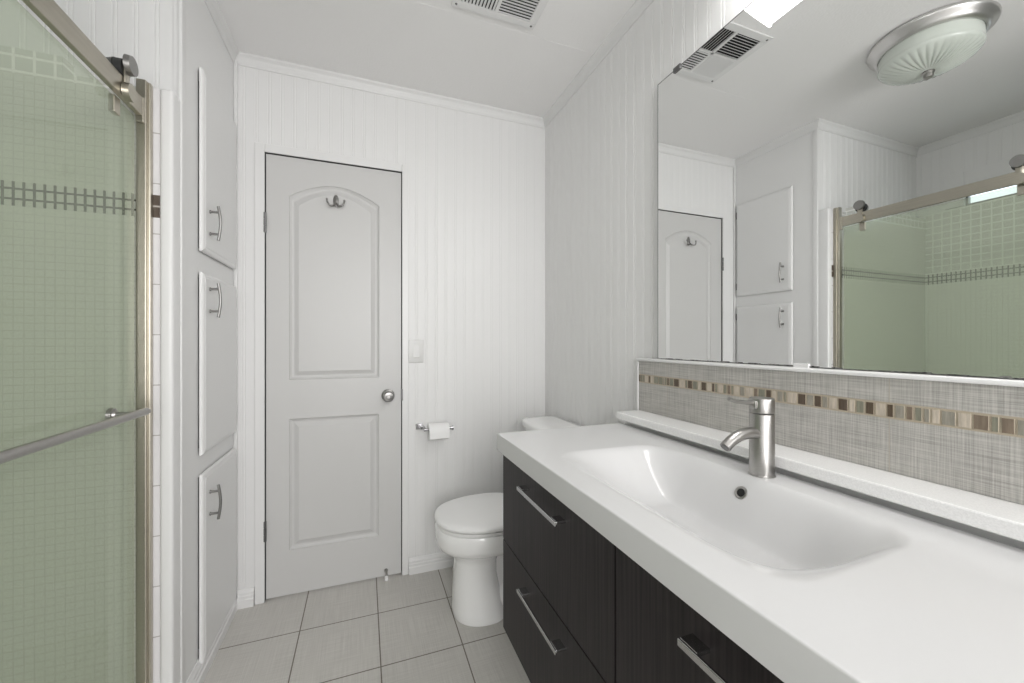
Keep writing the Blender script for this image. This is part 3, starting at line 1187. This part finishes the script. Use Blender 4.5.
bm = B()
prof = [(0.156, ZC - 0.048), (0.157, ZC - 0.060), (0.157, ZC - 0.085), (0.156, ZC - 0.094), (0.158, ZC - 0.099), (0.153, ZC - 0.106),
        (0.143, ZC - 0.113), (0.12, ZC - 0.123), (0.10, ZC - 0.131), (0.08, ZC - 0.137), (0.06, ZC - 0.142), (0.04, ZC - 0.146),
        (0.02, ZC - 0.148), (0.001, ZC - 0.149)]
lathe(bm, prof, lx, ly, 288, flute=flute)
mk('glass_bowl', bm, M['bowl'], cl, smooth=True, auto=80)
bm = B()
lathe(bm, [(0.020, ZC - 0.147), (0.021, ZC - 0.153), (0.016, ZC - 0.159), (0.017, ZC - 0.165), (0.016, ZC - 0.172), (0.010, ZC - 0.177),
           (0.001, ZC - 0.178)], lx, ly, 32)
mk('finial', bm, M['nickel'], cl, smooth=True)
place(cl, (lx, ly, ZC))

# ------------------------------------------------------------------ toilet
to = thing('toilet', 'white two-piece toilet with closed lid, in the corner beyond the vanity', 'toilet')
TY = 1.722


def egg(cx, rf, rb, ry, z, n=56, sq=0.0, cy=TY):
    """plan outline: front (towards -x) radius rf, back radius rb, half width ry"""
    pts = []
    for k in range(n):
        a = 2 * PI * k / n
        c, s = math.cos(a), math.sin(a)
        if c < 0:
            px = cx + rf * c
        else:
            pw = 1 - sq
            px = cx + rb * (abs(c) ** pw)
        pts.append((px, cy + ry * (math.copysign(abs(s) ** (1 - sq * 0.6), s)), z))
    return pts


bm = B()
prof = [  # cx, rf, rb, ry, z
    (0.495, 0.130, 0.105, 0.128, 0.0), (0.495, 0.132, 0.105, 0.130, 0.008), (0.49, 0.128, 0.100, 0.122, 0.03), (0.485, 0.118, 0.088, 0.109, 0.10),
    (0.48, 0.109, 0.078, 0.097, 0.18), (0.48, 0.106, 0.078, 0.095, 0.235), (0.485, 0.112, 0.085, 0.098, 0.262), (0.50, 0.150, 0.12, 0.120, 0.280),
    (0.515, 0.192, 0.20, 0.146, 0.294), (0.52, 0.218, 0.26, 0.166, 0.305), (0.52, 0.226, 0.25, 0.183, 0.325), (0.52, 0.2285, 0.25, 0.187, 0.335),
    (0.52, 0.2295, 0.25, 0.1885, 0.365), (0.52, 0.2295, 0.25, 0.1885, 0.388), (0.52, 0.224, 0.245, 0.184, 0.395)]
loft(bm, [egg(c, a, b_, r, z, sq=0.25) for c, a, b_, r, z in prof])
# trapway bulge behind the pedestal
for sd in (-1, 1):
    tube(bm, [(0.56, TY + sd * 0.055, 0.05), (0.62, TY + sd * 0.06, 0.14), (0.70, TY + sd * 0.062, 0.22), (0.78, TY + sd * 0.06, 0.18),
              (0.82, TY + sd * 0.058, 0.08), (0.83, TY + sd * 0.056, 0.004)], 0.035, 16)
# deck under the tank
box(bm, 0.68, 0.965, TY - 0.115, TY + 0.115, 0.27, 0.395, 0.02, 3)
box(bm, 0.50, 0.90, TY - 0.062, TY + 0.062, 0.0, 0.32, 0.015, 3)
mk('bowl', bm, M['ceram'], to, smooth=True, auto=55)
bm = B()
loft(bm, [egg(0.52, 0.226, 0.20, 0.185, z_, sq=0.3) if k else egg(0.52, 0.224, 0.20, 0.183, z_, sq=0.3)
          for k, z_ in enumerate((0.3975, 0.402, 0.411))])
mk('seat', bm, M['plastic'], to, smooth=True, auto=60)
bm = B()
rings = []
for ins_, z_ in ((0.004, 0.4145), (0.0, 0.4175), (0.0, 0.427), (0.003, 0.4325), (0.012, 0.4365), (0.03, 0.439), (0.08, 0.4405), (0.14, 0.441)):
    rings.append(egg(0.52, 0.2315 - ins_, 0.20 - ins_, 0.191 - ins_, z_, sq=0.3))
loft(bm, rings)
mk('lid', bm, M['plastic'], to, smooth=True, auto=60)
for s in (-1, 1):
    bm = B()
    box(bm, 0.705, 0.735, TY + s * 0.075 - 0.022, TY + s * 0.075 + 0.022, 0.396, 0.432, 0.006, 3)
    mk('lid_hinge', bm, M['plastic'], to, smooth=True)


def rrect(x0, x1, hy, z, r, bow=0.0, n=8):
    pts = []
    for (cx2, cy2, a0_) in ((x1 - r, hy - r, 0), (x0 + r, hy - r, 90), (x0 + r, -hy + r, 180), (x1 - r, -hy + r, 270)):
        for k in range(n + 1):
            a = math.radians(a0_ + 90 * k / n)
            px, py = cx2 + r * math.cos(a), cy2 + r * math.sin(a)
            pts.append((px, TY + py, z))
    out = []
    for i_, p in enumerate(pts):
        out.append(p)
        if bow and i_ == 2 * n + 1 - 1 + 0:
            pass
    res = []
    for p in out:
        t = 1 - ((p[1] - TY) / hy) ** 2
        f = max(0.0, (x1 - p[0]) / (x1 - x0))
        res.append((p[0] - bow * t * f, p[1], z))
    # subdivide the straight front run so that the bow is smooth
    fin = []
    m_ = len(res)
    for i_ in range(m_):
        a, b_ = out[i_], out[(i_ + 1) % m_]
        fin.append(res[i_])
        if abs(a[0] - b_[0]) < 1e-6 and abs(a[1] - b_[1]) > 0.1:
            for k in range(1, 12):
                t2 = k / 12
                yy = a[1] + (b_[1] - a[1]) * t2
                t = 1 - ((yy - TY) / hy) ** 2
                f = max(0.0, (x1 - a[0]) / (x1 - x0))
                fin.append((a[0] - bow * t * f, yy, z))
    return fin


bm = B()
loft(bm, [rrect(0.800, 0.965, 0.185, 0.3955, 0.03, 0.010), rrect(0.795, 0.965, 0.190, 0.42, 0.03, 0.014), rrect(0.788, 0.965, 0.200, 0.60, 0.03, 0.016),
          rrect(0.784, 0.965, 0.206, 0.756, 0.03, 0.018)])
mk('tank', bm, M['ceram'], to, smooth=True, auto=50)
bm = B()
loft(bm, [rrect(0.780, 0.970, 0.216, 0.7565, 0.03, 0.020), rrect(0.773, 0.973, 0.222, 0.762, 0.035, 0.022), rrect(0.772, 0.974, 0.223, 0.780, 0.035, 0.022),
          rrect(0.776, 0.970, 0.219, 0.789, 0.035, 0.022), rrect(0.790, 0.960, 0.207, 0.7945, 0.035, 0.020), rrect(0.83, 0.93, 0.16, 0.797, 0.03, 0.012)])
mk('tank_lid', bm, M['ceram'], to, smooth=True, auto=50)
bm = B()
cyl(bm, (0.776, TY + 0.15, 0.69), (0.757, TY + 0.15, 0.69), 0.011, 0.010, 20)
tube(bm, [(0.758, TY + 0.155, 0.690), (0.756, TY + 0.12, 0.688), (0.756, TY + 0.08, 0.682)], 0.006, 12)
mk('flush_lever', bm, M['chrome'], to, smooth=True)
place(to, (0.62, TY, 0))

# ------------------------------------------------------------------ paper holder and roll
ph = thing('toilet_paper_holder', 'chrome wall bracket holding the toilet roll, to the right of the entry door', 'toilet paper holder')
hz2 = 0.742
bm = B()
box(bm, 0.250, 0.284, YB - 0.009, YB - 0.0005, 0.738, 0.768, 0.002)
box(bm, 0.268, 0.290, YB - 0.052, YB - 0.008, 0.746, 0.762, 0.002)
mk('wall_bracket', bm, M['chrome'], ph)
bm = B()
cyl(bm, (0.284, YB - 0.060, 0.745), (0.432, YB - 0.060, 0.745), 0.008, n=20)
cyl(bm, (0.428, YB - 0.060, 0.745), (0.434, YB - 0.060, 0.745), 0.013, n=20)
tube(bm, [(0.284, YB - 0.048, 0.754), (0.284, YB - 0.058, 0.752), (0.286, YB - 0.060, 0.748)], 0.007, 12)
mk('arm', bm, M['chrome'], ph, smooth=True)
place(ph, (0.267, YB, 0.738))
bm = B()
ry0 = YB - 0.060
rz0 = 0.733
RR, ri = 0.043, 0.020
rings = []
for (r, x) in ((ri, 0.306), (RR - 0.002, 0.306), (RR, 0.308), (RR, 0.406), (RR - 0.002, 0.408), (ri, 0.408)):
    rings.append([(x, ry0 + r * math.cos(2 * PI * k / 48), rz0 + r * math.sin(2 * PI * k / 48)) for k in range(48)])
rings.append(rings[0])
R_ = [[bm.verts.new(p) for p in r] for r in rings[:-1]]
for i_ in range(6):
    a, b_ = R_[i_], R_[(i_ + 1) % 6]
    for k in range(48):
        bm.faces.new((a[k], a[(k + 1) % 48], b_[(k + 1) % 48], b_[k]))
# loose sheet hanging at the front
box(bm, 0.308, 0.406, ry0 - RR - 0.0012, ry0 - RR + 0.0004, rz0 - 0.028, rz0 + 0.004)
tr_ = mk('toilet_roll', bm, M['paper'], None, smooth=True, auto=40)
tag(tr_, 'white toilet paper roll hanging on the chrome wall holder', 'toilet paper')

# ------------------------------------------------------------------ light switch
ls = thing('light_switch', 'white single rocker light switch on the beadboard wall to the right of the door', 'light switch')
bm = B()
box(bm, 0.214, 0.290, YB - 0.008, YB - 0.0003, 1.084, 1.202, 0.002, 3)
mk('cover_plate', bm, M['switch'], ls, smooth=True)
bm = B()
vs = box(bm, 0.235, 0.269, YB - 0.0125, YB - 0.007, 1.109, 1.177, 0.0012)
bmesh.ops.rotate(bm, cent=(0.25, YB - 0.006, 1.143), matrix=Matrix.Rotation(math.radians(-3.5), 3, 'X'), verts=bm.verts)
mk('rocker', bm, M['switch'], ls)
place(ls, (0.252, YB, 1.084))
